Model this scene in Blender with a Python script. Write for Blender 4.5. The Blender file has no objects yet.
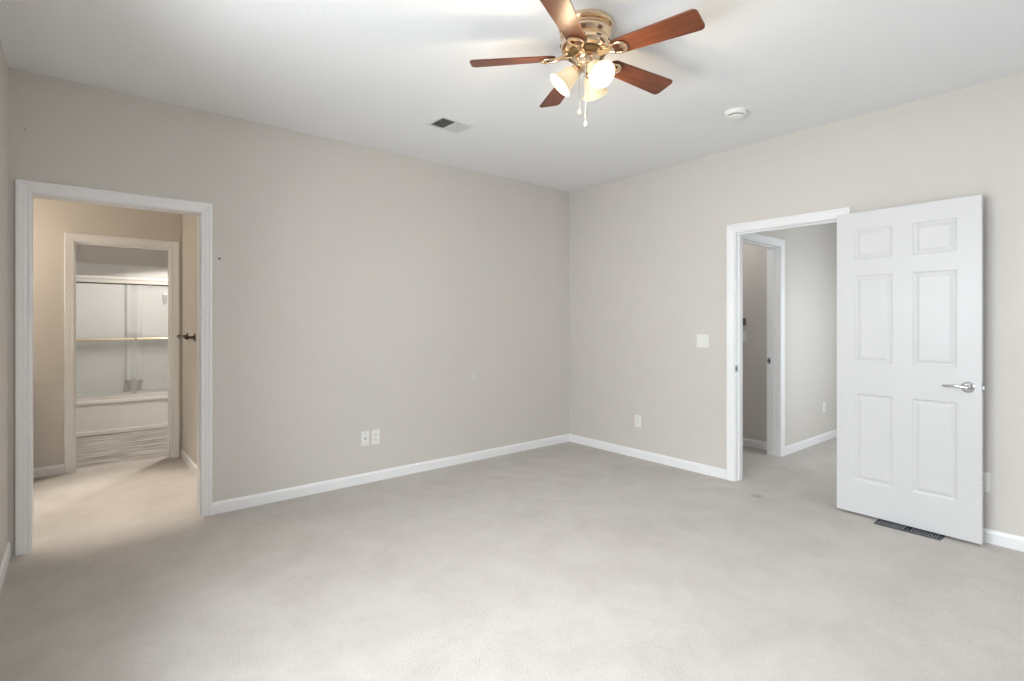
import bpy, bmesh, math, random
from mathutils import Vector, Matrix
random.seed(4)
PI = math.pi
R = math.radians
scn = bpy.context.scene
COL = scn.collection

# ------------------------------------------------------------------ camera
AZ = 50.425                                   # angle between +X and the view direction
cam_d = bpy.data.cameras.new('camera')
cam = bpy.data.objects.new('camera', cam_d)
COL.objects.link(cam)
cam.location = (0, 0, 1.31)
cam.rotation_euler = (R(90), 0, R(AZ - 90))
cam_d.sensor_width = 36.0
cam_d.lens = 527.0 / 1024 * 36.0
cam_d.shift_y = -18.8 / 1024
cam_d.clip_start = 0.02
scn.camera = cam

# ------------------------------------------------------------------ colour management / world
scn.view_settings.view_transform = 'Standard'
scn.view_settings.look = 'None'
scn.view_settings.gamma = 1.0
scn.view_settings.use_curve_mapping = False
scn.view_settings.exposure = 0.05
w = bpy.data.worlds.new('daylight'); scn.world = w
w.use_nodes = True
w.node_tree.nodes['Background'].inputs[0].default_value = (0.75, 0.86, 1.0, 1)
w.node_tree.nodes['Background'].inputs[1].default_value = 1.0

def area(name, loc, direction, sx, sy, power, col):
    l = bpy.data.lights.new(name, 'AREA'); l.shape = 'RECTANGLE'
    l.size = sx; l.size_y = sy; l.energy = power; l.color = col
    o = bpy.data.objects.new(name, l); COL.objects.link(o)
    o.location = loc
    o.rotation_euler = Vector(direction).to_track_quat('-Z', 'Y').to_euler()
    return o

def spot(name, loc, power, col, cone, blend, rad=0.06, aim=(0, 0, -1)):
    l = bpy.data.lights.new(name, 'SPOT'); l.energy = power; l.color = col
    l.spot_size = R(cone); l.spot_blend = blend; l.shadow_soft_size = rad
    o = bpy.data.objects.new(name, l); COL.objects.link(o); o.location = loc
    o.rotation_euler = Vector(aim).to_track_quat('-Z', 'Y').to_euler()
    return o

def point(name, loc, power, col, rad=0.03):
    l = bpy.data.lights.new(name, 'POINT'); l.energy = power; l.color = col
    l.shadow_soft_size = rad
    o = bpy.data.objects.new(name, l); COL.objects.link(o); o.location = loc
    return o

# ------------------------------------------------------------------ room dimensions
XB, YA, XC, YS = 4.168, 4.06, -0.295, -1.2       # east, north, west, south wall faces
H = 2.732
T = 0.12
YF = 5.97                                         # far wall of the vanity room
XV = 0.79                                         # its right wall
XVW = -0.87                                       # its left wall
YH = 2.285                                        # hall's north wall
# daylight through the windows of the south and west walls (both outside the frame): sky from above, paler light off the ground
WIN_S = (2.40, 3.90, 0.70, 2.15)                  # x0 x1 z0 z1
WIN_W = (0.35, 2.35, 0.70, 2.15)                  # y0 y1 z0 z1
def daylight(cx, cy, ox, oy, width, sky, ground):
    c = Vector((cx, cy, 1.40))
    for nm, dz, h_, e in (('sky', 0.95, 1.9, sky), ('ground', -1.1, 1.4, ground)):
        p = c + Vector((ox*1.7, oy*1.7, dz))
        area('window_' + nm, p, c-p, width, h_, e, (0.915, 0.96, 1.0))
daylight((WIN_S[0]+WIN_S[1])/2, YS-0.1, 0, -1, 3.0, 88, 12)
daylight(XC-0.1, (WIN_W[0]+WIN_W[1])/2, -1, 0, 3.6, 510, 290)
area('window_hall', (5.75, 0.60, 1.30), (0, 1, -0.15), 1.4, 1.4, 24, (0.95, 0.98, 1.0))  # fill light added to brighten the hall's north wall from the south side

# ------------------------------------------------------------------ materials
def nmat(name):
    m = bpy.data.materials.new(name); m.use_nodes = True
    return m, m.node_tree, m.node_tree.nodes['Principled BSDF']

def plain(name, col, rough=0.5, metal=0.0, spec=0.5, bump=0.0, bscale=200, vary=0.01):
    m, nt, b = nmat(name)
    b.inputs['Roughness'].default_value = rough
    b.inputs['Metallic'].default_value = metal
    b.inputs['Specular IOR Level'].default_value = spec
    n = nt.nodes.new('ShaderNodeTexNoise'); n.inputs['Scale'].default_value = 6; n.inputs['Detail'].default_value = 3
    tc = nt.nodes.new('ShaderNodeTexCoord'); nt.links.new(tc.outputs['Object'], n.inputs['Vector'])
    r = nt.nodes.new('ShaderNodeValToRGB')
    r.color_ramp.elements[0].color = tuple(c*(1-vary) for c in col) + (1,)
    r.color_ramp.elements[1].color = tuple(min(1, c*(1+vary)) for c in col) + (1,)
    r.color_ramp.elements[0].position = 0.3; r.color_ramp.elements[1].position = 0.7
    nt.links.new(n.outputs['Fac'], r.inputs['Fac']); nt.links.new(r.outputs['Color'], b.inputs['Base Color'])
    if bump:
        n2 = nt.nodes.new('ShaderNodeTexNoise'); n2.inputs['Scale'].default_value = bscale; n2.inputs['Detail'].default_value = 4
        nt.links.new(tc.outputs['Object'], n2.inputs['Vector'])
        bp = nt.nodes.new('ShaderNodeBump'); bp.inputs['Strength'].default_value = bump; bp.inputs['Distance'].default_value = 0.003
        nt.links.new(n2.outputs['Fac'], bp.inputs['Height']); nt.links.new(bp.outputs['Normal'], b.inputs['Normal'])
    return m

M_WALL = plain('greige_wall_paint', (0.68, 0.645, 0.603), 0.6, spec=0.25, bump=0.06, bscale=160, vary=0.008)
M_TRIM = plain('white_trim_paint', (0.90, 0.90, 0.905), 0.35, spec=0.4)
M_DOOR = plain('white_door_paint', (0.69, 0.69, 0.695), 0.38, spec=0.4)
M_PLATE = plain('white_plastic', (0.87, 0.86, 0.83), 0.35)
M_DARK = plain('dark_slot', (0.02, 0.02, 0.02), 0.6)
M_CHROME = plain('polished_nickel', (0.72, 0.72, 0.73), 0.12, 1.0)
M_STEEL = plain('brushed_strike_metal', (0.42, 0.43, 0.45), 0.35, 1.0)
M_BRONZE = plain('dark_bronze', (0.10, 0.07, 0.05), 0.35, 0.8)
M_BRASS = plain('brushed_brass', (0.86, 0.66, 0.46), 0.2, 1.0)
M_GOLD = plain('gold_bar', (0.90, 0.78, 0.58), 0.35, 0.6)
M_REG = plain('dark_register_metal', (0.10, 0.10, 0.115), 0.45, 0.6)
M_VENT = plain('ceiling_vent_white', (0.78, 0.78, 0.77), 0.45)
M_SLAT = plain('vent_slat_grey', (0.62, 0.62, 0.61), 0.5)
M_FIBER = plain('white_fibreglass', (0.80, 0.79, 0.77), 0.25)
M_VANITY = plain('white_vanity_wood', (0.7, 0.69, 0.66), 0.4)
M_COUNTER = plain('cream_counter', (0.75, 0.72, 0.66), 0.2)

# ceiling: white knockdown texture
m, nt, b = nmat('textured_ceiling_paint')
b.inputs['Base Color'].default_value = (0.87, 0.875, 0.88, 1); b.inputs['Roughness'].default_value = 0.9
b.inputs['Specular IOR Level'].default_value = 0.1
tc = nt.nodes.new('ShaderNodeTexCoord')
n = nt.nodes.new('ShaderNodeTexNoise'); n.inputs['Scale'].default_value = 75; n.inputs['Detail'].default_value = 4
nt.links.new(tc.outputs['Object'], n.inputs['Vector'])
bp = nt.nodes.new('ShaderNodeBump'); bp.inputs['Strength'].default_value = 0.35; bp.inputs['Distance'].default_value = 0.004
nt.links.new(n.outputs['Fac'], bp.inputs['Height']); nt.links.new(bp.outputs['Normal'], b.inputs['Normal'])
M_CEIL = m

# carpet
m, nt, b = nmat('beige_cut_pile_carpet')
b.inputs['Roughness'].default_value = 0.95; b.inputs['Specular IOR Level'].default_value = 0.05
b.inputs['Sheen Weight'].default_value = 0.15
tc = nt.nodes.new('ShaderNodeTexCoord')
big = nt.nodes.new('ShaderNodeTexNoise'); big.inputs['Scale'].default_value = 3.2; big.inputs['Detail'].default_value = 7; big.inputs['Roughness'].default_value = 0.7; big.inputs['Distortion'].default_value = 0.4
fine = nt.nodes.new('ShaderNodeTexNoise'); fine.inputs['Scale'].default_value = 170; fine.inputs['Detail'].default_value = 3
for x in (big, fine): nt.links.new(tc.outputs['Object'], x.inputs['Vector'])
r1 = nt.nodes.new('ShaderNodeValToRGB')
r1.color_ramp.elements[0].position = 0.34; r1.color_ramp.elements[0].color = (0.525, 0.485, 0.447, 1)
r1.color_ramp.elements[1].position = 0.60; r1.color_ramp.elements[1].color = (0.595, 0.555, 0.517, 1)
nt.links.new(big.outputs['Fac'], r1.inputs['Fac'])
r2 = nt.nodes.new('ShaderNodeValToRGB')
r2.color_ramp.elements[0].position = 0.3; r2.color_ramp.elements[0].color = (0.86, 0.86, 0.86, 1)
r2.color_ramp.elements[1].position = 0.7; r2.color_ramp.elements[1].color = (1, 1, 1, 1)
nt.links.new(fine.outputs['Fac'], r2.inputs['Fac'])
mx = nt.nodes.new('ShaderNodeMix'); mx.data_type = 'RGBA'; mx.blend_type = 'MULTIPLY'; mx.inputs[0].default_value = 1
nt.links.new(r1.outputs['Color'], mx.inputs[6]); nt.links.new(r2.outputs['Color'], mx.inputs[7])
# one small grey stain in front of the hall doorway
geo = nt.nodes.new('ShaderNodeNewGeometry')
dist = nt.nodes.new('ShaderNodeVectorMath'); dist.operation = 'DISTANCE'; dist.inputs[1].default_value = (3.943, 1.880, 0)
nt.links.new(geo.outputs['Position'], dist.inputs[0])
mr = nt.nodes.new('ShaderNodeMapRange'); mr.inputs['From Min'].default_value = 0.015; mr.inputs['From Max'].default_value = 0.065
mr.inputs['To Min'].default_value = 0.72; mr.inputs['To Max'].default_value = 1.0
nt.links.new(dist.outputs['Value'], mr.inputs['Value'])
mx2 = nt.nodes.new('ShaderNodeVectorMath'); mx2.operation = 'SCALE'
nt.links.new(mx.outputs[2], mx2.inputs[0]); nt.links.new(mr.outputs[0], mx2.inputs['Scale'])
nt.links.new(mx2.outputs[0], b.inputs['Base Color'])
bp = nt.nodes.new('ShaderNodeBump'); bp.inputs['Strength'].default_value = 0.5; bp.inputs['Distance'].default_value = 0.006
nt.links.new(fine.outputs['Fac'], bp.inputs['Height']); nt.links.new(bp.outputs['Normal'], b.inputs['Normal'])
M_CARPET = m

# streaky grey-brown vinyl
m, nt, b = nmat('grey_brown_streaked_vinyl')
b.inputs['Roughness'].default_value = 0.4
tc = nt.nodes.new('ShaderNodeTexCoord')
mp = nt.nodes.new('ShaderNodeMapping'); mp.inputs['Scale'].default_value = (1.4, 15, 1)
n = nt.nodes.new('ShaderNodeTexNoise'); n.inputs['Scale'].default_value = 1.7; n.inputs['Detail'].default_value = 6; n.inputs['Roughness'].default_value = 0.65
nt.links.new(tc.outputs['Object'], mp.inputs['Vector']); nt.links.new(mp.outputs[0], n.inputs['Vector'])
r = nt.nodes.new('ShaderNodeValToRGB'); r.color_ramp.elements[0].position = 0.36; r.color_ramp.elements[1].position = 0.66
r.color_ramp.elements[0].color = (0.085, 0.068, 0.055, 1); r.color_ramp.elements[1].color = (0.60, 0.56, 0.50, 1)
nt.links.new(n.outputs['Fac'], r.inputs['Fac']); nt.links.new(r.outputs['Color'], b.inputs['Base Color'])
M_VINYL = m

# cherry blade wood, grain along the blade
m, nt, b = nmat('cherry_blade_wood')
b.inputs['Roughness'].default_value = 0.35
tc = nt.nodes.new('ShaderNodeTexCoord')
mp = nt.nodes.new('ShaderNodeMapping'); mp.inputs['Scale'].default_value = (3, 45, 10)
n = nt.nodes.new('ShaderNodeTexNoise'); n.inputs['Scale'].default_value = 1.5; n.inputs['Detail'].default_value = 5; n.inputs['Distortion'].default_value = 0.6
nt.links.new(tc.outputs['Object'], mp.inputs['Vector']); nt.links.new(mp.outputs[0], n.inputs['Vector'])
r = nt.nodes.new('ShaderNodeValToRGB'); r.color_ramp.elements[0].position = 0.3; r.color_ramp.elements[1].position = 0.7
r.color_ramp.elements[0].color = (0.085, 0.024, 0.010, 1); r.color_ramp.elements[1].color = (0.185, 0.052, 0.019, 1)
nt.links.new(n.outputs['Fac'], r.inputs['Fac']); nt.links.new(r.outputs['Color'], b.inputs['Base Color'])
M_WOOD = m

def emit(name, col, strength, base=(0.9, 0.85, 0.75)):
    m, nt, b = nmat(name)
    b.inputs['Base Color'].default_value = base + (1,)
    b.inputs['Emission Color'].default_value = col + (1,); b.inputs['Emission Strength'].default_value = strength
    b.inputs['Roughness'].default_value = 0.4
    return m
M_SHADE = emit('lit_frosted_glass', (1.0, 0.78, 0.45), 0.40, (0.62, 0.52, 0.38))
M_BULB = emit('lit_bulb', (1.0, 0.93, 0.8), 6.0)
M_GLOBE = emit('lit_globe', (1.0, 0.85, 0.6), 1.5)

def glassy(name, tint, fac, rough):
    m = bpy.data.materials.new(name); m.use_nodes = True; nt = m.node_tree
    nt.nodes.clear()
    out = nt.nodes.new('ShaderNodeOutputMaterial'); tr = nt.nodes.new('ShaderNodeBsdfTransparent')
    tr.inputs[0].default_value = tint + (1,)
    pb = nt.nodes.new('ShaderNodeBsdfPrincipled'); pb.inputs['Base Color'].default_value = (0.75, 0.75, 0.74, 1); pb.inputs['Roughness'].default_value = rough
    mix = nt.nodes.new('ShaderNodeMixShader'); mix.inputs[0].default_value = fac
    nt.links.new(tr.outputs[0], mix.inputs[1]); nt.links.new(pb.outputs[0], mix.inputs[2]); nt.links.new(mix.outputs[0], out.inputs[0])
    return m
M_SGLASS = glassy('shower_glass', (0.97, 0.98, 0.98), 0.16, 0.08)
M_WGLASS = glassy('window_glass', (0.98, 0.99, 0.99), 0.04, 0.02)
M_MIRROR = plain('mirror_silver', (0.9, 0.9, 0.9), 0.02, 1.0)
M_CHAIN2 = plain('white_chain', (0.72, 0.70, 0.66), 0.5)
M_CHAIN = plain('pull_chain_metal', (0.50, 0.48, 0.44), 0.5, 0.5)

# ------------------------------------------------------------------ mesh helpers
def add_box(bm, x0, y0, z0, x1, y1, z1, bevel=0.0):
    if x0 > x1: x0, x1 = x1, x0
    if y0 > y1: y0, y1 = y1, y0
    if z0 > z1: z0, z1 = z1, z0
    v = [bm.verts.new(p) for p in ((x0,y0,z0),(x1,y0,z0),(x1,y1,z0),(x0,y1,z0),(x0,y0,z1),(x1,y0,z1),(x1,y1,z1),(x0,y1,z1))]
    fs = [bm.faces.new([v[i] for i in q]) for q in ((3,2,1,0),(4,5,6,7),(0,1,5,4),(1,2,6,5),(2,3,7,6),(3,0,4,7))]
    if bevel:
        es = set(e for f in fs for e in f.edges)
        bmesh.ops.bevel(bm, geom=list(es), offset=bevel, segments=2, affect='EDGES', profile=0.6)
    return v

def add_lathe(bm, prof, seg=32, mat=None, caps=True):
    rings = []
    for r_, z in prof:
        ring = []
        for i in range(seg):
            a = 2*PI*i/seg
            p = Vector((r_*math.cos(a), r_*math.sin(a), z))
            ring.append(bm.verts.new(mat @ p if mat else p))
        rings.append(ring)
    for a_, b_ in zip(rings, rings[1:]):
        for i in range(seg):
            j = (i+1) % seg
            bm.faces.new((a_[i], a_[j], b_[j], b_[i]))
    if caps:
        bm.faces.new(list(reversed(rings[0]))); bm.faces.new(rings[-1])

def add_tube(bm, pts, rad, seg=12):
    pts = [Vector(p) for p in pts]
    rads = rad if isinstance(rad, (list, tuple)) else [rad]*len(pts)
    rings = []
    for i, p in enumerate(pts):
        d = (pts[min(i+1, len(pts)-1)] - pts[max(i-1, 0)]).normalized()
        up = Vector((0, 0, 1)) if abs(d.z) < 0.9 else Vector((1, 0, 0))
        s = d.cross(up).normalized(); t = s.cross(d).normalized()
        rings.append([bm.verts.new(p + rads[i]*(math.cos(2*PI*k/seg)*s + math.sin(2*PI*k/seg)*t)) for k in range(seg)])
    for a_, b_ in zip(rings, rings[1:]):
        for k in range(seg):
            l = (k+1) % seg
            bm.faces.new((a_[k], a_[l], b_[l], b_[k]))
    bm.faces.new(list(reversed(rings[0]))); bm.faces.new(rings[-1])

def add_prism(bm, outline, z0, z1, mat=None):
    lo = [bm.verts.new((mat @ Vector((x, y, z0))) if mat else (x, y, z0)) for x, y in outline]
    hi = [bm.verts.new((mat @ Vector((x, y, z1))) if mat else (x, y, z1)) for x, y in outline]
    bm.faces.new(list(reversed(lo))); bm.faces.new(hi)
    for i in range(len(lo)):
        j = (i+1) % len(lo)
        bm.faces.new((lo[i], lo[j], hi[j], hi[i]))

def obj(name, bm, m, parent=None, smooth=False, loc=None, rot=None):
    bmesh.ops.recalc_face_normals(bm, faces=bm.faces)
    me = bpy.data.meshes.new(name); bm.to_mesh(me); bm.free()
    me.materials.append(m)
    if smooth:
        for p in me.polygons: p.use_smooth = True
        me.set_sharp_from_angle(angle=R(38))
    o = bpy.data.objects.new(name, me); COL.objects.link(o)
    if parent: o.parent = parent
    if loc: o.location = loc
    if rot: o.rotation_euler = rot
    return o

def boxes(name, m, lst, parent=None, bevel=0.0, **k):
    bm = bmesh.new()
    for q in lst: add_box(bm, *q, bevel=bevel)
    return obj(name, bm, m, parent, **k)

def struct(o, label=None):
    o['kind'] = 'structure'
    if label: o['label'] = label
    return o

def tag(o, label, cat, group=None):
    o['label'] = label; o['category'] = cat
    if group: o['group'] = group
    return o

def thing(name, label, cat, loc=(0, 0, 0), rot=(0, 0, 0), group=None):
    o = bpy.data.objects.new(name, None); COL.objects.link(o)
    o.location = loc; o.rotation_euler = rot
    o.empty_display_size = 0.1
    return tag(o, label, cat, group)

# ------------------------------------------------------------------ shell
def wall_x(name, x0, x1, y0, y1, openings=(), label=None):
    """wall whose long run is along Y; openings (ya, yb, za, zb)"""
    L = []; y = y0
    for ya, yb, za, zb in sorted(openings):
        if ya > y: L.append((x0, y, 0, x1, ya, H))
        if za > 0: L.append((x0, ya, 0, x1, yb, za))
        L.append((x0, ya, zb, x1, yb, H)); y = yb
    if y < y1: L.append((x0, y, 0, x1, y1, H))
    return struct(boxes(name, M_WALL, L), label)
def wall_y(name, y0, y1, x0, x1, openings=(), label=None):
    L = []; x = x0
    for xa, xb, za, zb in sorted(openings):
        if xa > x: L.append((x, y0, 0, xa, y1, H))
        if za > 0: L.append((xa, y0, 0, xb, y1, za))
        L.append((xa, y0, zb, xb, y1, H)); x = xb
    if x < x1: L.append((x, y0, 0, x1, y1, H))
    return struct(boxes(name, M_WALL, L), label)

OA = (-0.214, 0.66)      # rough opening of doorway A (north wall)
OB = (1.385, 2.185)      # rough opening of doorway B (east wall)
OF = (-0.031, 0.715)      # bathroom doorway in far wall
OH = (4.44, 5.281)       # doorway in hall's north wall
ZT = 2.06
YB0, YB1 = 7.74, 8.50    # tub front and back
XHE = 8.2                # hall east end
wall_y('wall_north', YA, YA+T, XVW-T, XB, [(OA[0], OA[1], 0, ZT)])
wall_x('wall_east', XB, XB+T, YS-T, 5.2, [(OB[0], OB[1], 0, ZT)])
wall_x('wall_west', XC-T, XC, YS-T, YA, [WIN_W])
wall_y('wall_south', YS-T, YS, XC, XB, [WIN_S])
wall_y('wall_vestibule_north', YF, YF+T, XVW, XB, [(OF[0], OF[1], 0, ZT)])
wall_x('wall_vestibule_east', XV, XV+T, YA+T, YF)
wall_x('wall_vestibule_west', XVW-T, XVW, YA+T, YB1+T)
wall_y('wall_bathroom_north', YB1+0.03, YB1+T+0.03, XVW, 1.90)
wall_x('wall_bathroom_east', 1.90, 1.90+T, YF+T, YB1+T)
wall_x('wall_alcove_east', 1.27, 1.27+0.08, YB0-0.02, YB1+0.03)
wall_x('wall_alcove_west', -0.35, -0.27, YB0-0.02, YB1+0.03)
wall_y('wall_hall_north', YH, YH+T, XB+T, XHE, [(OH[0], OH[1], 0, ZT)])
ADDED_WIN_H = (5.0, 6.5, 0.5, 2.0)  # unseen opening, added to let the hall fill light in
wall_y('wall_hall_south', 0.85-T, 0.85, XB+T, XHE, [ADDED_WIN_H])
wall_x('wall_hall_east', XHE, XHE+T, 0.85-T, YH+T)
wall_x('wall_study_east', 5.445, 5.445+T, YH+T, 5.2)
wall_y('wall_study_north', 5.2, 5.2+T, XB, 5.6)
struct(boxes('ceiling', M_CEIL, [(-1.1, -1.4, H, 8.5, 8.8, H+0.1)]))
struct(boxes('floor', M_CARPET, [(-1.1, -1.4, -0.1, 8.5, YF+0.11, 0.0)]))
struct(boxes('floor_bathroom', M_VINYL, [(-1.1, YF+0.11, -0.1, 2.1, 8.8, -0.002)]))

# baseboards -------------------------------------------------------
BP = [(0, 0), (0.012, 0), (0.012, 0.062), (0.009, 0.072), (0.004, 0.080), (0, 0.081)]
def baseboard(name, runs):
    """runs: (p0, p1, normal) in plan"""
    bm = bmesh.new()
    for (x0, y0), (x1, y1), (nx, ny) in runs:
        a = [bm.verts.new((x0+nx*u, y0+ny*u, v)) for u, v in BP]
        b_ = [bm.verts.new((x1+nx*u, y1+ny*u, v)) for u, v in BP]
        bm.faces.new(a); bm.faces.new(list(reversed(b_)))
        for i in range(len(a)):
            j = (i+1) % len(a); bm.faces.new((a[i], b_[i], b_[j], a[j]))
    return struct(obj(name, bm, M_TRIM))
CW = 0.065
baseboard('baseboard_north', [((0.705, YA), (XB, YA), (0, -1))])
baseboard('baseboard_east', [((XB, YA), (XB, 2.165+CW+0.008), (-1, 0)), ((XB, 1.40-CW), (XB, YS), (-1, 0))])
baseboard('baseboard_west', [((XC, YS), (XC, YA), (1, 0))])
baseboard('baseboard_south', [((XC, YS), (XB, YS), (0, 1))])
baseboard('baseboard_vestibule', [((-0.31, YF), (-0.082, YF), (0, -1)), ((XV, YA+T), (XV, YF), (-1, 0)), ((0.705, YA+T), (XV, YA+T), (0, 1))])
baseboard('baseboard_hall', [((5.335, YH), (XHE, YH), (0, -1)), ((XHE, 0.85), (XHE, YH), (-1, 0)), ((XB+T, 0.85), (XHE, 0.85), (0, 1))])
baseboard('baseboard_study', [((5.445, YH+T), (5.445, 5.2), (-1, 0)), ((XB+T, 5.2), (5.445, 5.2), (0, -1))])

# door casings with jambs ------------------------------------------------
CP = [(0, 0), (0, 0.009), (0.004, 0.011), (0.018, 0.011), (0.026, 0.014), (0.044, 0.016), (0.048, 0.019), (0.061, 0.019), (0.065, 0.015), (0.065, 0)]
def frame(name, axis, face, sgn, a0, a1, zt, depth, sides=(True, True), stop=None, label=None, st=0.011):
    """axis 'y': casing lies on plane y=face, opening runs along x. sgn: outward normal of the casing; depth: wall thickness"""
    bm = bmesh.new()
    def P(a, n, z):
        return (a, face + sgn*n, z) if axis == 'y' else (face + sgn*n, a, z)
    faces_at = [0.0]
    for side in ((0, 1), (-depth, -1)) :
        if not sides[0 if side[1] == 1 else 1]: continue
        off, s = side
        cols = []
        rv = 0.005
        for u, v in CP:
            n = off + s*v
            cols.append([bm.verts.new(P(a0-rv-u, n, 0)), bm.verts.new(P(a0-rv-u, n, zt+rv+u)), bm.verts.new(P(a1+rv+u, n, zt+rv+u)), bm.verts.new(P(a1+rv+u, n, 0))])
        for i in range(len(cols)):
            j = (i+1) % len(cols)
            for k in range(3):
                bm.faces.new((cols[i][k], cols[i][k+1], cols[j][k+1], cols[j][k]))
        bm.faces.new([c[0] for c in cols]); bm.faces.new([c[3] for c in reversed(cols)])
    t = 0.019
    def B(aa, ab, na, nb, za, zb):
        p, q = P(aa, na, za), P(ab, nb, zb); add_box(bm, *p, *q)
    B(a0-t, a0, -depth, 0.0, 0, zt+t); B(a1, a1+t, -depth, 0.0, 0, zt+t); B(a0, a1, -depth, 0.0, zt, zt+t)
    if stop is not None:
        s0, s1 = -stop, -stop-0.035
        B(a0, a0+st, s0, s1, 0, zt); B(a1-st, a1, s0, s1, 0, zt); B(a0+st, a1-st, s0, s1, zt-st, zt)
    return struct(obj(name, bm, M_TRIM), label)
f_a = frame('trim_1', 'y', YA, -1, -0.195, 0.640, 2.040, T)
f_b = frame('trim_2', 'x', XB, -1, 1.400, 2.165, 2.040, T, stop=0.042)
f_f = frame('trim_3', 'y', YF, -1, -0.012, 0.695, 2.010, T, stop=0.05)
f_h = frame('trim_4', 'y', YH, -1, 4.460, 5.262, 2.040, T, stop=0.055, st=0.006)

def strike(parent, c, axis, s):
    """small strike plate on a jamb; axis = normal axis of the jamb face"""
    bm = bmesh.new()
    x, y, z = c
    if axis == 'y':
        add_box(bm, x-0.018, y, z-0.03, x+0.018, y+s*0.0025, z+0.03, bevel=0.0008)
        add_box(bm, x-0.024, y, z-0.016, x-0.018, y+s*0.004, z+0.016)
    else:
        add_box(bm, x, y-0.018, z-0.03, x+s*0.0025, y+0.018, z+0.03, bevel=0.0008)
        add_box(bm, x, y+0.018, z-0.016, x+s*0.004, y+0.024, z+0.016)
    o = obj('strike_plate', bm, M_STEEL, parent); o['label'] = 'grey metal strike plate'
    bm = bmesh.new()
    if axis == 'y': add_box(bm, x-0.007, y+s*0.001, z-0.013, x+0.009, y+s*0.0032, z+0.013)
    else: add_box(bm, x+s*0.001, y-0.007, z-0.013, x+s*0.0032, y+0.009, z+0.013)
    obj('latch_hole', bm, M_DARK, o)
strike(f_b, (XB+0.015, 2.165, 0.925), 'y', -1)
strike(f_h, (5.262, YH+T-0.022, 0.925), 'x', -1)

# windows behind the camera ------------------------------------------------
def window(name, axis, face, sgn, a0, a1, z0, z1):
    bm = bmesh.new()
    def B(aa, ab, n0, n1, za, zb):
        p = (aa, face+sgn*n0, za) if axis == 'y' else (face+sgn*n0, aa, za)
        q = (ab, face+sgn*n1, zb) if axis == 'y' else (face+sgn*n1, ab, zb)
        add_box(bm, *p, *q)
    t = 0.05
    B(a0, a0+t, -0.11, -0.05, z0, z1); B(a1-t, a1, -0.11, -0.05, z0, z1)
    B(a0+t, a1-t, -0.11, -0.05, z0, z0+t); B(a0+t, a1-t, -0.11, -0.05, z1-t, z1)
    zm = (z0+z1)/2; B(a0+t, a1-t, -0.10, -0.06, zm-0.02, zm+0.02)
    if a1-a0 > 1.5:
        am = (a0+a1)/2; B(am-0.03, am+0.03, -0.11, -0.05, z0+t, zm-0.02); B(am-0.03, am+0.03, -0.11, -0.05, zm+0.02, z1-t)
    for q in ((a0-0.07, a0, z0-0.07, z1+0.07), (a1, a1+0.07, z0-0.07, z1+0.07), (a0, a1, z1, z1+0.07), (a0, a1, z0-0.07, z0)):
        B(q[0], q[1], 0.0, 0.016, q[2], q[3])
    o = struct(obj(name, bm, M_TRIM))
    bm = bmesh.new()
    B2 = lambda: None
    p = (a0+t, face-sgn*0.082, z0+t) if axis == 'y' else (face-sgn*0.082, a0+t, z0+t)
    q = (a1-t, face-sgn*0.078, z1-t) if axis == 'y' else (face-sgn*0.078, a1-t, z1-t)
    add_box(bm, *p, *q)
    obj('pane', bm, M_WGLASS, o)
    return o

window('window_1', 'y', YS, 1, *WIN_S)
window('window_2', 'x', XC, 1, *WIN_W)
window('window_3', 'y', 0.85, 1, *ADDED_WIN_H)  # unseen window added for the hall's lighting
# ------------------------------------------------------------------ the open six-panel door
# local frame: origin at the hinge edge of the front (camera-side) face, x along the width, y = into the thickness
def panel_door(W, HT, th):
    bm = bmesh.new()
    pans = [(0.110, 0.327), (0.434, 0.652)]
    rows = [(0.220, 0.808), (1.020, 1.605), (1.715, 1.915)]
    xs = sorted({0, W} | {v for p in pans for v in p})
    zs = sorted({0, HT} | {v for p in rows for v in p})
    for side in (0, 1):
        y = 0.0 if side == 0 else th
        s = 1 if side == 0 else -1
        grid = {}
        for i, x in enumerate(xs):
            for j, z in enumerate(zs): grid[i, j] = bm.verts.new((x, y, z))
        for i in range(len(xs)-1):
            for j in range(len(zs)-1):
                q = [grid[i, j], grid[i+1, j], grid[i+1, j+1], grid[i, j+1]]
                if (xs[i], xs[i+1]) in pans and (zs[j], zs[j+1]) in rows:
                    prev = q
                    x0, x1, z0, z1 = xs[i], xs[i+1], zs[j], zs[j+1]
                    for ins, dep in ((0.004, 0.0045), (0.011, 0.007), (0.017, 0.0072), (0.034, 0.0015), (0.037, 0.001)):
                        cur = [bm.verts.new(p) for p in ((x0+ins, y+s*dep, z0+ins), (x1-ins, y+s*dep, z0+ins), (x1-ins, y+s*dep, z1-ins), (x0+ins, y+s*dep, z1-ins))]
                        for k in range(4):
                            l = (k+1) % 4; bm.faces.new((prev[k], prev[l], cur[l], cur[k]))
                        prev = cur
                    bm.faces.new(prev)
                else:
                    bm.faces.new(q)
        if side == 0: g0 = grid
        else: g1 = grid
    nx, nz = len(xs)-1, len(zs)-1
    for i in range(nx):
        bm.faces.new((g0[i, 0], g0[i+1, 0], g1[i+1, 0], g1[i, 0])); bm.faces.new((g0[i, nz], g1[i, nz], g1[i+1, nz], g0[i+1, nz]))
    for j in range(nz):
        bm.faces.new((g0[0, j], g1[0, j], g1[0, j+1], g0[0, j+1])); bm.faces.new((g0[nx, j], g0[nx, j+1], g1[nx, j+1], g1[nx, j]))
    return bm
DW, DH, DT = 0.764, 2.032, 0.035
HX, HY = 4.073, 1.3845
ang = math.atan2(0.61-HY, 4.047-HX)
door = struct(obj('door_1', panel_door(DW, DH, DT), M_DOOR, loc=(HX, HY, 0.017), rot=(0, 0, ang)), 'white six-panel door standing fully open against the right wall')
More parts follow.
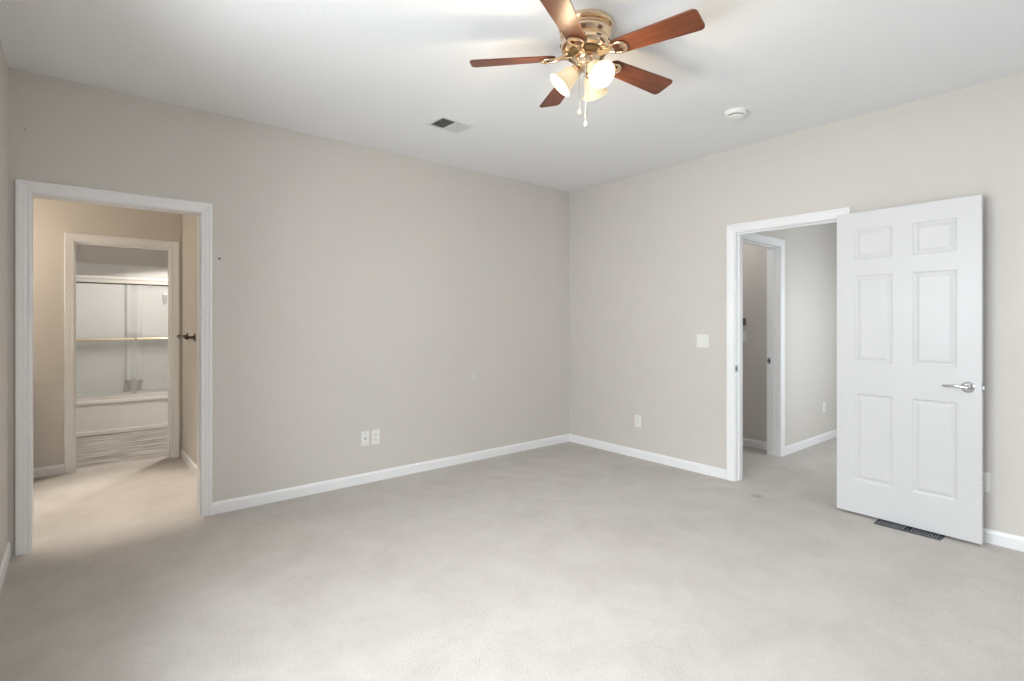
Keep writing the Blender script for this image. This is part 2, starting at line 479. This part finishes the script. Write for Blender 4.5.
def lever(s):
    """s=-1 camera side, +1 wall side (mirrored)"""
    y0 = 0.0 if s < 0 else DT
    bm = bmesh.new()
    cx, cz = DW-0.062, 0.907
    rot = Matrix.Translation((cx, y0, cz)) @ Matrix.Rotation(R(90) if s < 0 else R(-90), 4, 'X')
    add_lathe(bm, [(0.033, 0), (0.033, 0.004), (0.029, 0.009), (0.018, 0.012), (0.013, 0.014), (0.011, 0.03)], 32, rot)
    o = obj('door_handle', bm, M_CHROME, door, smooth=True); o['label'] = 'polished lever handle'
    bm = bmesh.new()
    L = 0.045 if s < 0 else 0.037
    add_tube(bm, [(cx, y0+s*0.028, cz), (cx, y0+s*L, cz)], 0.0115)
    pts = [(cx+0.008, y0+s*L, cz), (cx-0.02, y0+s*(L+0.003), cz+0.003), (cx-0.05, y0+s*(L+0.003), cz+0.008), (cx-0.08, y0+s*(L+0.001), cz+0.004), (cx-0.105, y0+s*(L-0.006), cz+0.002), (cx-0.112, y0+s*(L-0.014), cz+0.002)]
    add_tube(bm, pts, [0.011, 0.010, 0.008, 0.007, 0.0075, 0.006])
    obj('lever', bm, M_CHROME, o, smooth=True)
lever(-1); lever(1)
bm = bmesh.new(); add_box(bm, DW, 0.005, 0.878, DW+0.0015, DT-0.005, 0.936); add_box(bm, DW+0.0015, 0.011, 0.897, DW+0.010, DT-0.011, 0.917)
obj('latch_plate', bm, M_STEEL, door)
for z in (0.20, 1.0, 1.80):
    bm = bmesh.new()
    add_tube(bm, [(-0.006, DT+0.006, z-0.045), (-0.006, DT+0.006, z+0.045)], 0.006)
    add_box(bm, -0.0015, 0.006, z-0.045, 0.0, DT, z+0.045)
    obj('hinge', bm, M_STEEL, door)

# ------------------------------------------------------------------ plates
def plate(name, label, cat, c, axis, sgn, kind, w_=0.07, h_=0.115, group=None):
    """c: centre on wall surface; local x along wall, local -y outward"""
    ang = {('y', -1): 0, ('x', -1): R(-90), ('y', 1): R(180), ('x', 1): R(90)}[(axis, sgn)]
    t = thing(name, label, cat, c, (0, 0, ang), group)
    bm = bmesh.new(); add_box(bm, -w_/2, -0.0055, -h_/2, w_/2, 0, h_/2, bevel=0.002)
    obj('cover_plate', bm, M_PLATE, t)
    if kind == 'duplex':
        for dz in (-0.0195, 0.0195):
            bm = bmesh.new()
            add_box(bm, -0.0165, -0.0085, dz-0.014, 0.0165, -0.005, dz+0.014, bevel=0.0015)
            r_ = obj('receptacle', bm, M_PLATE, t)
            boxes('slot', M_DARK, [(-0.0075, -0.0089, dz-0.003, -0.0055, -0.0083, dz+0.006), (0.0055, -0.0089, dz-0.003, 0.0075, -0.0083, dz+0.006), (-0.002, -0.0089, dz-0.010, 0.002, -0.0083, dz-0.006)], r_)
        bm = bmesh.new(); add_lathe(bm, [(0.003, 0), (0.003, 0.001)], 12, Matrix.Translation((0, -0.0055, 0)) @ Matrix.Rotation(R(90), 4, 'X'))
        obj('screw', bm, M_STEEL, t)
    elif kind == 'coax':
        bm = bmesh.new()
        add_lathe(bm, [(0.008, 0), (0.008, 0.003), (0.005, 0.003), (0.005, 0.012)], 16, Matrix.Translation((0, -0.0055, 0)) @ Matrix.Rotation(R(90), 4, 'X'))
        obj('coaxial_jack', bm, M_STEEL, t)
        for dz in (-0.042, 0.042):
            bm = bmesh.new(); add_lathe(bm, [(0.003, 0), (0.003, 0.001)], 12, Matrix.Translation((0, -0.0055, dz)) @ Matrix.Rotation(R(90), 4, 'X'))
            obj('screw', bm, M_STEEL, t)
    elif kind in ('toggle2', 'toggle1'):
        for dx in ((-0.023, 0.023) if kind == 'toggle2' else (0,)):
            bm = bmesh.new(); add_box(bm, dx-0.0165, -0.008, -0.033, dx+0.0165, -0.005, 0.033, bevel=0.001)
            add_box(bm, dx-0.014, -0.0105, 0.0, dx+0.014, -0.0075, 0.030, bevel=0.001)
            obj('rocker', bm, M_PLATE, t)
    return t
plate('coax_plate', 'white plate with one cable jack, left of the pair low on the long wall', 'wall plate', (1.807, YA, 0.362), 'y', -1, 'coax')
plate('power_outlet', 'white duplex outlet, right of the pair low on the long wall', 'outlet', (1.898, YA, 0.362), 'y', -1, 'duplex')
plate('power_outlet', 'white duplex outlet low on wall between the room corner and the hall doorway', 'outlet', (XB, 3.137, 0.354), 'x', -1, 'duplex')
plate('light_switch', 'white double rocker switch at shoulder height left of the hall doorway', 'light switch', (XB, 2.456, 1.144), 'x', -1, 'toggle2', 0.115, 0.115)
plate('power_outlet', 'white outlet half hidden behind the free edge of the open panelled door', 'outlet', (XB, 0.637, 0.357), 'x', -1, 'duplex')
plate('power_outlet', 'white outlet low on the hall wall seen through the right doorway', 'outlet', (6.35, YH, 0.37), 'y', -1, 'duplex')
plate('light_switch', 'white switch on the grey wall of the small room beyond the hall', 'light switch', (5.445, 2.742, 1.155), 'x', -1, 'toggle1')
t = thing('thermostat', 'dark square thermostat above the switch in the small room beyond the hall', 'thermostat', (5.445, 2.76, 1.31), (0, 0, R(-90)))
boxes('housing', plain('dark_grey_plastic', (0.12, 0.12, 0.12), 0.4), [(-0.045, -0.02, -0.035, 0.045, 0, 0.035)], t, bevel=0.004)
boxes('screen', plain('grey_screen', (0.2, 0.2, 0.2), 0.15), [(-0.03, -0.0215, -0.012, 0.03, -0.0195, 0.022)], t)

# small marks and fittings on the long wall
bm = bmesh.new(); add_box(bm, 2.872, YA-0.012, 0.77, 2.888, YA, 0.808, bevel=0.003); add_box(bm, 2.876, YA-0.018, 0.782, 2.884, YA-0.011, 0.797, bevel=0.002)
tag(obj('cable_clip', bm, M_PLATE), 'tiny white plastic clip stuck halfway up the long blank wall', 'clip')
bm = bmesh.new(); add_tube(bm, [(0.753, YA, 1.739), (0.753, YA-0.012, 1.741)], 0.004); add_tube(bm, [(0.753, YA-0.012, 1.741), (0.753, YA-0.014, 1.741)], 0.007)
tag(obj('nail', bm, M_BRONZE), 'small dark nail in the wall just right of the left doorway casing', 'nail')
M_SPACK = plain('scuff_paint', (0.50, 0.47, 0.44), 0.8)
def scuff(label, x, z, w_, h_):
    bm = bmesh.new(); 
    add_prism(bm, [(w_*math.cos(a)*(1+0.25*math.sin(3*a)), h_*math.sin(a)) for a in [2*PI*k/14 for k in range(14)]], 0, 0.0012, Matrix.Translation((x, YA, z)) @ Matrix.Rotation(R(90), 4, 'X'))
    tag(obj('wall_scuff', bm, M_SPACK), label, 'scuff mark')
scuff('thin grey scuff high on the long wall near the room corner', 3.68, 1.805, 0.03, 0.004)
scuff('faint scuff high on the long wall left of the ceiling vent', 3.05, 1.822, 0.018, 0.003)
scuff('faint scuff above the left doorway beside the left wall', -0.225, 2.40, 0.006, 0.008)

# ------------------------------------------------------------------ ceiling vent
t = thing('ceiling_vent', 'white two-way louvred air vent in the ceiling near the long wall', 'vent', (2.08, 3.217, H), (0, 0, R(3)))
vw, vh = 0.145, 0.105
ow, oh = 0.118, 0.08
boxes('frame', M_VENT, [(-vw, -vh, -0.007, -ow, vh, 0), (ow, -vh, -0.007, vw, vh, 0), (-ow, -vh, -0.007, ow, -oh, 0), (-ow, oh, -0.007, ow, vh, 0), (-0.006, -oh, -0.007, 0.006, oh, 0)], t, bevel=0.0015)
boxes('duct_backing', M_DARK, [(-ow, -oh, -0.0012, ow, oh, -0.0002)], t)
for half in (-1, 1):
    for k in range(7):
        x = half*(0.016 + k*0.0155)
        bm = bmesh.new()
        a = R(38)*half if half < 0 else R(24)
        mt = Matrix.Translation((x, 0, -0.008)) @ Matrix.Rotation(a, 4, 'Y')
        v = add_box(bm, -0.0085, -oh, -0.0006, 0.0085, oh, 0.0006)
        for q in v: q.co = mt @ q.co
        obj('slat', bm, M_SLAT, t)

# smoke detector
t = thing('smoke_detector', 'round white smoke detector on the ceiling right of the fan', 'smoke detector', (3.44, 1.785, H))
bm = bmesh.new(); add_lathe(bm, [(0.072, 0), (0.073, -0.012), (0.068, -0.024), (0.060, -0.028)], 40); obj('base', bm, M_PLATE, t, smooth=True)
bm = bmesh.new(); add_lathe(bm, [(0.050, -0.028), (0.050, -0.034)], 40); obj('vent_slot', bm, M_DARK, t, smooth=True)
bm = bmesh.new(); add_lathe(bm, [(0.054, -0.034), (0.052, -0.040), (0.044, -0.045), (0.02, -0.047), (0.001, -0.047)], 40); obj('cover', bm, M_PLATE, t, smooth=True)
bm = bmesh.new(); add_lathe(bm, [(0.010, -0.045), (0.009, -0.048)], 16, Matrix.Translation((0.02, 0.01, 0))); obj('test_button', bm, M_VENT, t)

# floor register
t = thing('floor_register', 'dark metal floor register with short fins under the open door', 'floor register', (4.035, 0.968, 0), (0, 0, R(90)))
rw, rh = 0.172, 0.052
boxes('frame', M_REG, [(-rw, -rh, 0, rw, -rh+0.012, 0.008), (-rw, rh-0.012, 0, rw, rh, 0.008), (-rw, -rh+0.012, 0, -rw+0.014, rh-0.012, 0.008), (rw-0.014, -rh+0.012, 0, rw, rh-0.012, 0.008), (-0.006, -rh+0.012, 0, 0.006, rh-0.012, 0.008)], t, bevel=0.001)
boxes('duct_backing', M_DARK, [(-rw+0.01, -rh+0.01, 0.0005, rw-0.01, rh-0.01, 0.0015)], t)
M_FIN = plain('register_fin', (0.34, 0.34, 0.37), 0.4, 0.6)
for k in range(22):
    x = -0.150 + k*0.0143
    if abs(x) < 0.008: continue
    boxes('fin', M_FIN, [(x-0.0025, -rh+0.012, 0.0015, x+0.0025, rh-0.012, 0.0085)], t)

# ------------------------------------------------------------------ ceiling fan
FX, FY = 1.878, 1.719
fan = thing('ceiling_fan', 'brass flush-mount ceiling fan with five cherry blades and three lit shades', 'ceiling fan', (FX, FY, H))
bm = bmesh.new()
add_lathe(bm, [(0.127, 0), (0.130, -0.004), (0.130, -0.016), (0.126, -0.022), (0.113, -0.026)], 48)
obj('ceiling_plate', bm, M_BRASS, fan, smooth=True)
bm = bmesh.new()
add_lathe(bm, [(0.113, -0.026), (0.113, -0.036), (0.120, -0.042), (0.123, -0.052), (0.120, -0.062), (0.112, -0.068), (0.108, -0.076), (0.110, -0.084), (0.119, -0.092), (0.122, -0.105), (0.118, -0.122), (0.106, -0.134), (0.090, -0.140)], 48)
hs = obj('motor_housing', bm, M_BRASS, fan, smooth=True)
for k in range(10):
    bm = bmesh.new(); a = 2*PI*k/10
    mt = Matrix.Rotation(a, 4, 'Z') @ Matrix.Translation((0.1185, 0, -0.107))
    v = add_box(bm, -0.004, -0.012, -0.003, 0.004, 0.012, 0.003)
    for q in v: q.co = mt @ q.co
    obj('cooling_slot', bm, M_DARK, hs)
bm = bmesh.new()
add_lathe(bm, [(0.090, -0.140), (0.092, -0.150), (0.084, -0.156), (0.060, -0.158)], 48)
obj('flywheel', bm, plain('dark_brass', (0.30, 0.22, 0.13), 0.3, 1.0), fan, smooth=True)
bm = bmesh.new()
add_lathe(bm, [(0.058, -0.150), (0.066, -0.158), (0.066, -0.164), (0.050, -0.170), (0.046, -0.180), (0.044, -0.200), (0.048, -0.206), (0.040, -0.214), (0.022, -0.222), (0.008, -0.226), (0.001, -0.235)], 40)
obj('light_fitter', bm, M_BRASS, fan, smooth=True)
# blades
ZB = -0.157
def blade_outline():
    pts = []
    r0, r1, w0, w1, c = 0.146, 0.554, 0.048, 0.064, 0.024
    pts += [(r0, -w0*0.72), (r0+0.02, -w0)]
    for k in range(6):
        a = -PI/2 + PI/2*k/5
        pts.append((r1-c+c*math.cos(a), -w1+c+c*math.sin(a)))
    for k in range(6):
        a = PI/2*k/5
        pts.append((r1-c+c*math.cos(a), w1-c+c*math.sin(a)))
    pts += [(r0+0.02, w0), (r0, w0*0.72)]
    return pts
for k in range(5):
    az = R(-79.1 + 72*k)
    # pitch about the blade's own axis: the counter-clockwise edge hangs lower
    rotm = Matrix.Rotation(az, 4, 'Z') @ Matrix.Translation((0, 0, ZB)) @ Matrix.Rotation(R(1.9), 4, 'Y') @ Matrix.Rotation(R(-13), 4, 'X')
    bm = bmesh.new(); add_prism(bm, blade_outline(), 0, 0.006)
    bmesh.ops.bevel(bm, geom=list(bm.edges), offset=0.001, segments=1, affect='EDGES')
    o = obj('blade', bm, M_WOOD, fan); o.matrix_local = rotm
    # bracket: arm from the flywheel to an openwork plate screwed under the blade root
    bm = bmesh.new()
    for s in (-1, 1):
        add_tube(bm, [(0.070, s*0.012, 0.018), (0.105, s*0.011, 0.010), (0.135, s*0.016, -0.004), (0.160, s*0.030, -0.006), (0.185, s*0.034, -0.006), (0.205, s*0.024, -0.006), (0.216, 0, -0.006)], [0.008, 0.008, 0.007, 0.006, 0.006, 0.006, 0.006], 10)
    add_prism(bm, [(0.066, -0.018), (0.11, -0.014), (0.14, -0.022), (0.14, 0.022), (0.11, 0.014), (0.066, 0.018)], -0.004, 0.002)
    add_prism(bm, [(0.186, -0.030), (0.208, -0.02), (0.216, 0), (0.208, 0.02), (0.186, 0.030), (0.190, 0.012), (0.182, 0), (0.190, -0.012)], -0.008, -0.001)
    for x, y in ((0.150, 0.022), (0.150, -0.022), (0.203, 0)):
        add_lathe(bm, [(0.006, -0.008), (0.005, -0.012)], 12, Matrix.Translation((x, y, 0)))
    o2 = obj('blade_bracket', bm, M_BRASS, fan, smooth=True); o2.matrix_local = rotm
# shades
prof = [(0.020, 0.0), (0.030, 0.006), (0.037, 0.018), (0.041, 0.040), (0.046, 0.062), (0.053, 0.080), (0.058, 0.090), (0.063, 0.094), (0.065, 0.099)]
inner = [(r_-0.003, z+0.0005) for r_, z in reversed(prof)]
lamp_pos = []
for azd in (140, 20, 260):
    az = R(azd)
    d = Vector((math.cos(az)*0.72, math.sin(az)*0.72, -0.69)).normalized()
    base = Vector((math.cos(az)*0.052, math.sin(az)*0.052, -0.222))
    mt = Matrix.Translation(base) @ d.to_track_quat('Z', 'Y').to_matrix().to_4x4()
    bm = bmesh.new()
    add_tube(bm, [(math.cos(az)*0.03, math.sin(az)*0.03, -0.190), tuple(base - d*0.015), tuple(base)], [0.011, 0.012, 0.018], 14)
    add_lathe(bm, [(0.022, -0.012), (0.025, -0.006), (0.025, 0.010), (0.022, 0.013)], 24, mt)
    arm = obj('lamp_arm', bm, M_BRASS, fan, smooth=True)
    bm = bmesh.new(); add_lathe(bm, prof + inner, 36, mt, caps=False)
    sh = obj('lamp_shade', bm, M_SHADE, fan, smooth=True)
    sh['label'] = 'lit frosted glass bell shade'
    bm = bmesh.new(); add_lathe(bm, [(0.012, 0.010), (0.014, 0.03), (0.024, 0.05), (0.029, 0.066), (0.025, 0.080), (0.012, 0.088), (0.001, 0.090)], 20, mt)
    obj('bulb', bm, M_BULB, sh, smooth=True)
    lamp_pos.append(Vector((FX, FY, H)) + base + d*0.115)
for p in lamp_pos:
    point('fan_bulb_light', p, 4.6, (1.0, 0.78, 0.50), 0.03)
# pull chains
for (dx, dy, z0, z1, m_) in ((-0.030, 0.012, -0.215, -0.415, M_CHAIN), (-0.022, -0.018, -0.215, -0.474, M_CHAIN2)):
    bm = bmesh.new(); n_ = int((z0-z1)/0.006)
    for k in range(n_):
        z = z0-(z0-z1)*k/n_
        add_lathe(bm, [(0.0004, z+0.0027), (0.0022, z+0.001), (0.0022, z-0.001), (0.0004, z-0.0027)], 6, Matrix.Translation((dx, dy, 0)), caps=False)
    c_ = obj('pull_chain', bm, m_, fan)
    bm = bmesh.new(); add_lathe(bm, [(0.001, z1+0.004), (0.005, z1), (0.0085, z1-0.010), (0.0085, z1-0.016), (0.005, z1-0.024), (0.001, z1-0.027)], 16, Matrix.Translation((dx, dy, 0)))
    obj('chain_pull', bm, m_, c_, smooth=True)

# ------------------------------------------------------------------ vanity room
t = thing('towel_bar', 'dark bronze towel bar on the warm lit wall inside the left doorway', 'towel bar', (XV, 5.45, 1.175))
bm = bmesh.new(); add_tube(bm, [(-0.065, -0.225, 0), (-0.065, 0.235, 0)], 0.010); add_tube(bm, [(-0.065, -0.237, 0), (-0.065, -0.225, 0)], [0.014, 0.012]); add_tube(bm, [(-0.065, 0.235, 0), (-0.065, 0.247, 0)], [0.012, 0.014])
obj('rail', bm, M_BRONZE, t, smooth=True)
for y in (-0.19, 0.20):
    bm = bmesh.new(); add_lathe(bm, [(0.034, 0), (0.034, 0.006), (0.014, 0.012), (0.011, 0.03), (0.012, 0.056), (0.021, 0.062), (0.010, 0.078)], 24, Matrix.Translation((0, y, 0)) @ Matrix.Rotation(R(-90), 4, 'Y'))
    obj('post', bm, M_BRONZE, t, smooth=True)

VY0, VY1 = 4.75, YF
t = thing('vanity_cabinet', 'white vanity cabinet with pale counter left of the bathroom doorway', 'vanity', (XVW, VY0, 0))
L = VY1-VY0
boxes('body', M_VANITY, [(0.004, 0.01, 0.1, 0.52, L-0.004, 0.76), (0.004, 0.01, 0.0, 0.46, L-0.004, 0.1)], t)
boxes('countertop', M_COUNTER, [(0.004, -0.01, 0.76, 0.56, L-0.004, 0.80), (0.004, -0.01, 0.80, 0.02, L-0.004, 0.90)], t, bevel=0.004)
for k in range(3):
    y0 = 0.03 + k*(L-0.04)/3
    d_ = boxes('cabinet_door', M_VANITY, [(0.52, y0, 0.13, 0.54, y0+(L-0.04)/3-0.01, 0.73)], t, bevel=0.003)
    boxes('knob', M_STEEL, [(0.54, y0+0.04, 0.6, 0.56, y0+0.06, 0.62)], d_, bevel=0.004)
bm = bmesh.new(); add_tube(bm, [(0.09, L/2, 0.80), (0.09, L/2, 0.92), (0.13, L/2, 0.96), (0.19, L/2, 0.93)], [0.014, 0.012, 0.011, 0.010])
obj('faucet', bm, M_CHROME, t, smooth=True)
bm = bmesh.new(); add_lathe(bm, [(0.20, 0.801), (0.20, 0.806), (0.18, 0.806), (0.15, 0.8015), (0.02, 0.801)], 36, Matrix.Translation((0.30, L/2, 0)))
obj('basin_rim', bm, M_FIBER, t, smooth=True)
t = thing('wall_mirror', 'frameless mirror on the wall above the vanity counter', 'mirror', (XVW, (VY0+VY1)/2, 1.38))
boxes('mirror_glass', M_MIRROR, [(0, -0.5, -0.42, 0.006, 0.5, 0.42)], t)
t = thing('vanity_light', 'lit vanity light bar with round globes above the mirror', 'wall light', (XVW, (VY0+VY1)/2+0.05, 1.96))
boxes('back_plate', M_BRASS, [(0, -0.3, -0.05, 0.03, 0.3, 0.05)], t, bevel=0.004)
for k in (-1, 0, 1):
    bm = bmesh.new(); bmesh.ops.create_uvsphere(bm, u_segments=20, v_segments=12, radius=0.045, matrix=Matrix.Translation((0.062, k*0.2, 0)))
    obj('globe', bm, M_GLOBE, t, smooth=True)
point('vanity_light_glow', (XVW+0.13, (VY0+VY1)/2+0.05, 1.93), 13, (1.0, 0.85, 0.67), 0.05)

# ------------------------------------------------------------------ bathroom
t = thing('bathtub', 'white alcove bathtub with plain apron on the streaked vinyl floor', 'bathtub', (0, 0, 0))
TX0, TX1 = -0.27, 1.27
bm = bmesh.new()
y0, y1, zt_ = YB0, YB1, 0.40
# apron with recessed face, rim and basin
add_box(bm, TX0, y0, 0.0, TX1, y0+0.03, 0.045, bevel=0.004)
add_box(bm, TX0, y0+0.012, 0.045, TX1, y0+0.04, zt_-0.045)
add_box(bm, TX0, y0-0.002, zt_-0.045, TX1, y0+0.085, zt_, bevel=0.01)
add_box(bm, TX0, y1-0.07, 0, TX1, y1, zt_, bevel=0.008)
add_box(bm, TX0, y0+0.085, 0, TX0+0.1, y1-0.07, zt_, bevel=0.004)
add_box(bm, TX1-0.1, y0+0.085, 0, TX1, y1-0.07, zt_, bevel=0.004)
add_box(bm, TX0+0.1, y0+0.04, 0, TX1-0.1, y1-0.07, 0.08)
obj('tub_body', bm, M_FIBER, t)
bm = bmesh.new(); add_tube(bm, [(TX1-0.101, 8.13, 0.3), (TX1-0.112, 8.13, 0.3)], 0.035, 20); obj('overflow_plate', bm, M_CHROME, t)
# surround
t = thing('tub_surround', 'white moulded wall surround above the bathtub behind the shower glass', 'tub surround', (0, 0, 0))
ZS = 2.05
bm = bmesh.new()
add_box(bm, TX0+0.004, y1-0.005, 0.402, TX1-0.004, y1+0.025, ZS)
add_box(bm, TX0+0.004, y0+0.08, 0.402, TX0+0.02, y1, ZS); add_box(bm, TX1-0.02, y0+0.08, 0.402, TX1-0.004, y1, ZS)
obj('wall_panel', bm, M_FIBER, t)
bm = bmesh.new()
add_box(bm, 0.50, y1-0.045, 0.55, 0.66, y1-0.005, 1.86, bevel=0.012)
obj('moulded_column', bm, M_FIBER, t)
bm = bmesh.new()
add_prism(bm, [(-0.095, 0), (0.095, 0), (0.085, -0.07), (0.04, -0.10), (-0.04, -0.10), (-0.085, -0.07)], 0.50, 0.55, Matrix.Translation((0.585, y1-0.005, 0)))
add_prism(bm, [(-0.08, 0), (0.08, 0), (0.07, -0.055), (0.03, -0.08), (-0.03, -0.08), (-0.07, -0.055)], 0.41, 0.50, Matrix.Translation((0.585, y1-0.005, 0)))
obj('soap_ledge', bm, plain('grey_beige_ledge', (0.40, 0.37, 0.34), 0.4), t)
bm = bmesh.new()
add_box(bm, 0.90, y1-0.03, 1.545, 0.94, y1-0.005, 1.60, bevel=0.006); add_box(bm, 0.895, y1-0.04, 1.60, 0.945, y1-0.005, 1.68, bevel=0.01)
obj('wall_bracket', bm, M_STEEL, t)
# sliding doors
t = thing('shower_door', 'framed sliding glass shower door with gold towel rails above the tub', 'shower door', (0, 0, 0))
M_ALU = plain('satin_silver_frame', (0.78, 0.76, 0.72), 0.3, 0.4)
bm = bmesh.new()
add_tube(bm, [(TX0, y0+0.035, 1.815), (TX1, y0+0.035, 1.815)], 0.026, 20)
add_box(bm, TX0, y0+0.012, 1.765, TX1, y0+0.062, 1.80)
obj('header_rail', bm, M_ALU, t, smooth=True)
boxes('header_groove', M_BRONZE, [(TX0, y0+0.014, 1.752, TX1, y0+0.060, 1.765)], t)
boxes('bottom_track', M_ALU, [(TX0, y0+0.012, 0.40, TX1, y0+0.062, 0.425)], t, bevel=0.003)
for (xa, xb, yy) in ((TX0+0.01, 0.56, y0+0.024), (0.50, TX1-0.01, y0+0.046)):
    g = boxes('glass_panel', M_SGLASS, [(xa, yy-0.003, 0.43, xb, yy+0.003, 1.755)], t)
    boxes('panel_edge', M_ALU, [(xa, yy-0.005, 0.425, xb, yy+0.005, 0.445)], g)
for (xa, xb, yy, z) in ((TX0+0.06, 0.535, y0-0.018, 1.102), (0.56, TX1-0.06, y0+0.006, 1.104)):
    bm = bmesh.new(); add_tube(bm, [(xa, yy, z), (xb, yy, z)], 0.014, 14)
    for x in (xa+0.03, xb-0.015): add_tube(bm, [(x, yy, z), (x, y0+0.024, z)], 0.007, 10)
    o = obj('towel_rail', bm, M_GOLD, t, smooth=True); o['label'] = 'gold towel rail across the glass'
def downlight(label, x, y, power, col, cone, blend, rad):
    t = thing('recessed_light', label, 'ceiling light', (x, y, H))
    bm = bmesh.new(); add_lathe(bm, [(0.095, 0), (0.095, -0.006), (0.078, -0.010), (0.076, 0)], 40, caps=False); obj('trim_ring', bm, M_PLATE, t, smooth=True)
    bm = bmesh.new(); add_lathe(bm, [(0.076, -0.002), (0.05, -0.006), (0.001, -0.008)], 32); obj('lens', bm, M_GLOBE, t, smooth=True)
    spot('recessed_light_beam', (x, y, H-0.02), power, col, cone, blend, rad)
downlight('round recessed downlight in the bathroom ceiling in front of the tub', 1.25, 6.95, 170, (1.0, 0.955, 0.90), 133.5, 0.06, 0.05)
downlight('round recessed downlight in the ceiling just inside the left doorway', 0.22, 4.80, 205, (1.0, 0.91, 0.80), 45, 0.8, 0.05)  # added lamp, unseen above the door head, to brighten the vanity room floor

# ------------------------------------------------------------------ added lamp for the small room

t = thing('ceiling_light', 'lit round dome light in the small room beyond the hall', 'ceiling light', (4.85, 3.15, H))  # unseen lamp added to lift the dark small room
bm = bmesh.new(); add_lathe(bm, [(0.14, 0), (0.14, -0.02), (0.13, -0.025)], 32); obj('base', bm, M_BRASS, t, smooth=True)
bm = bmesh.new(); add_lathe(bm, [(0.13, -0.025), (0.12, -0.06), (0.08, -0.09), (0.001, -0.10)], 32); obj('dome', bm, M_GLOBE, t, smooth=True)
point('study_light_glow', (4.85, 3.15, H-0.16), 11, (0.98, 0.99, 1.0), 0.06)  # added fill inside the small room
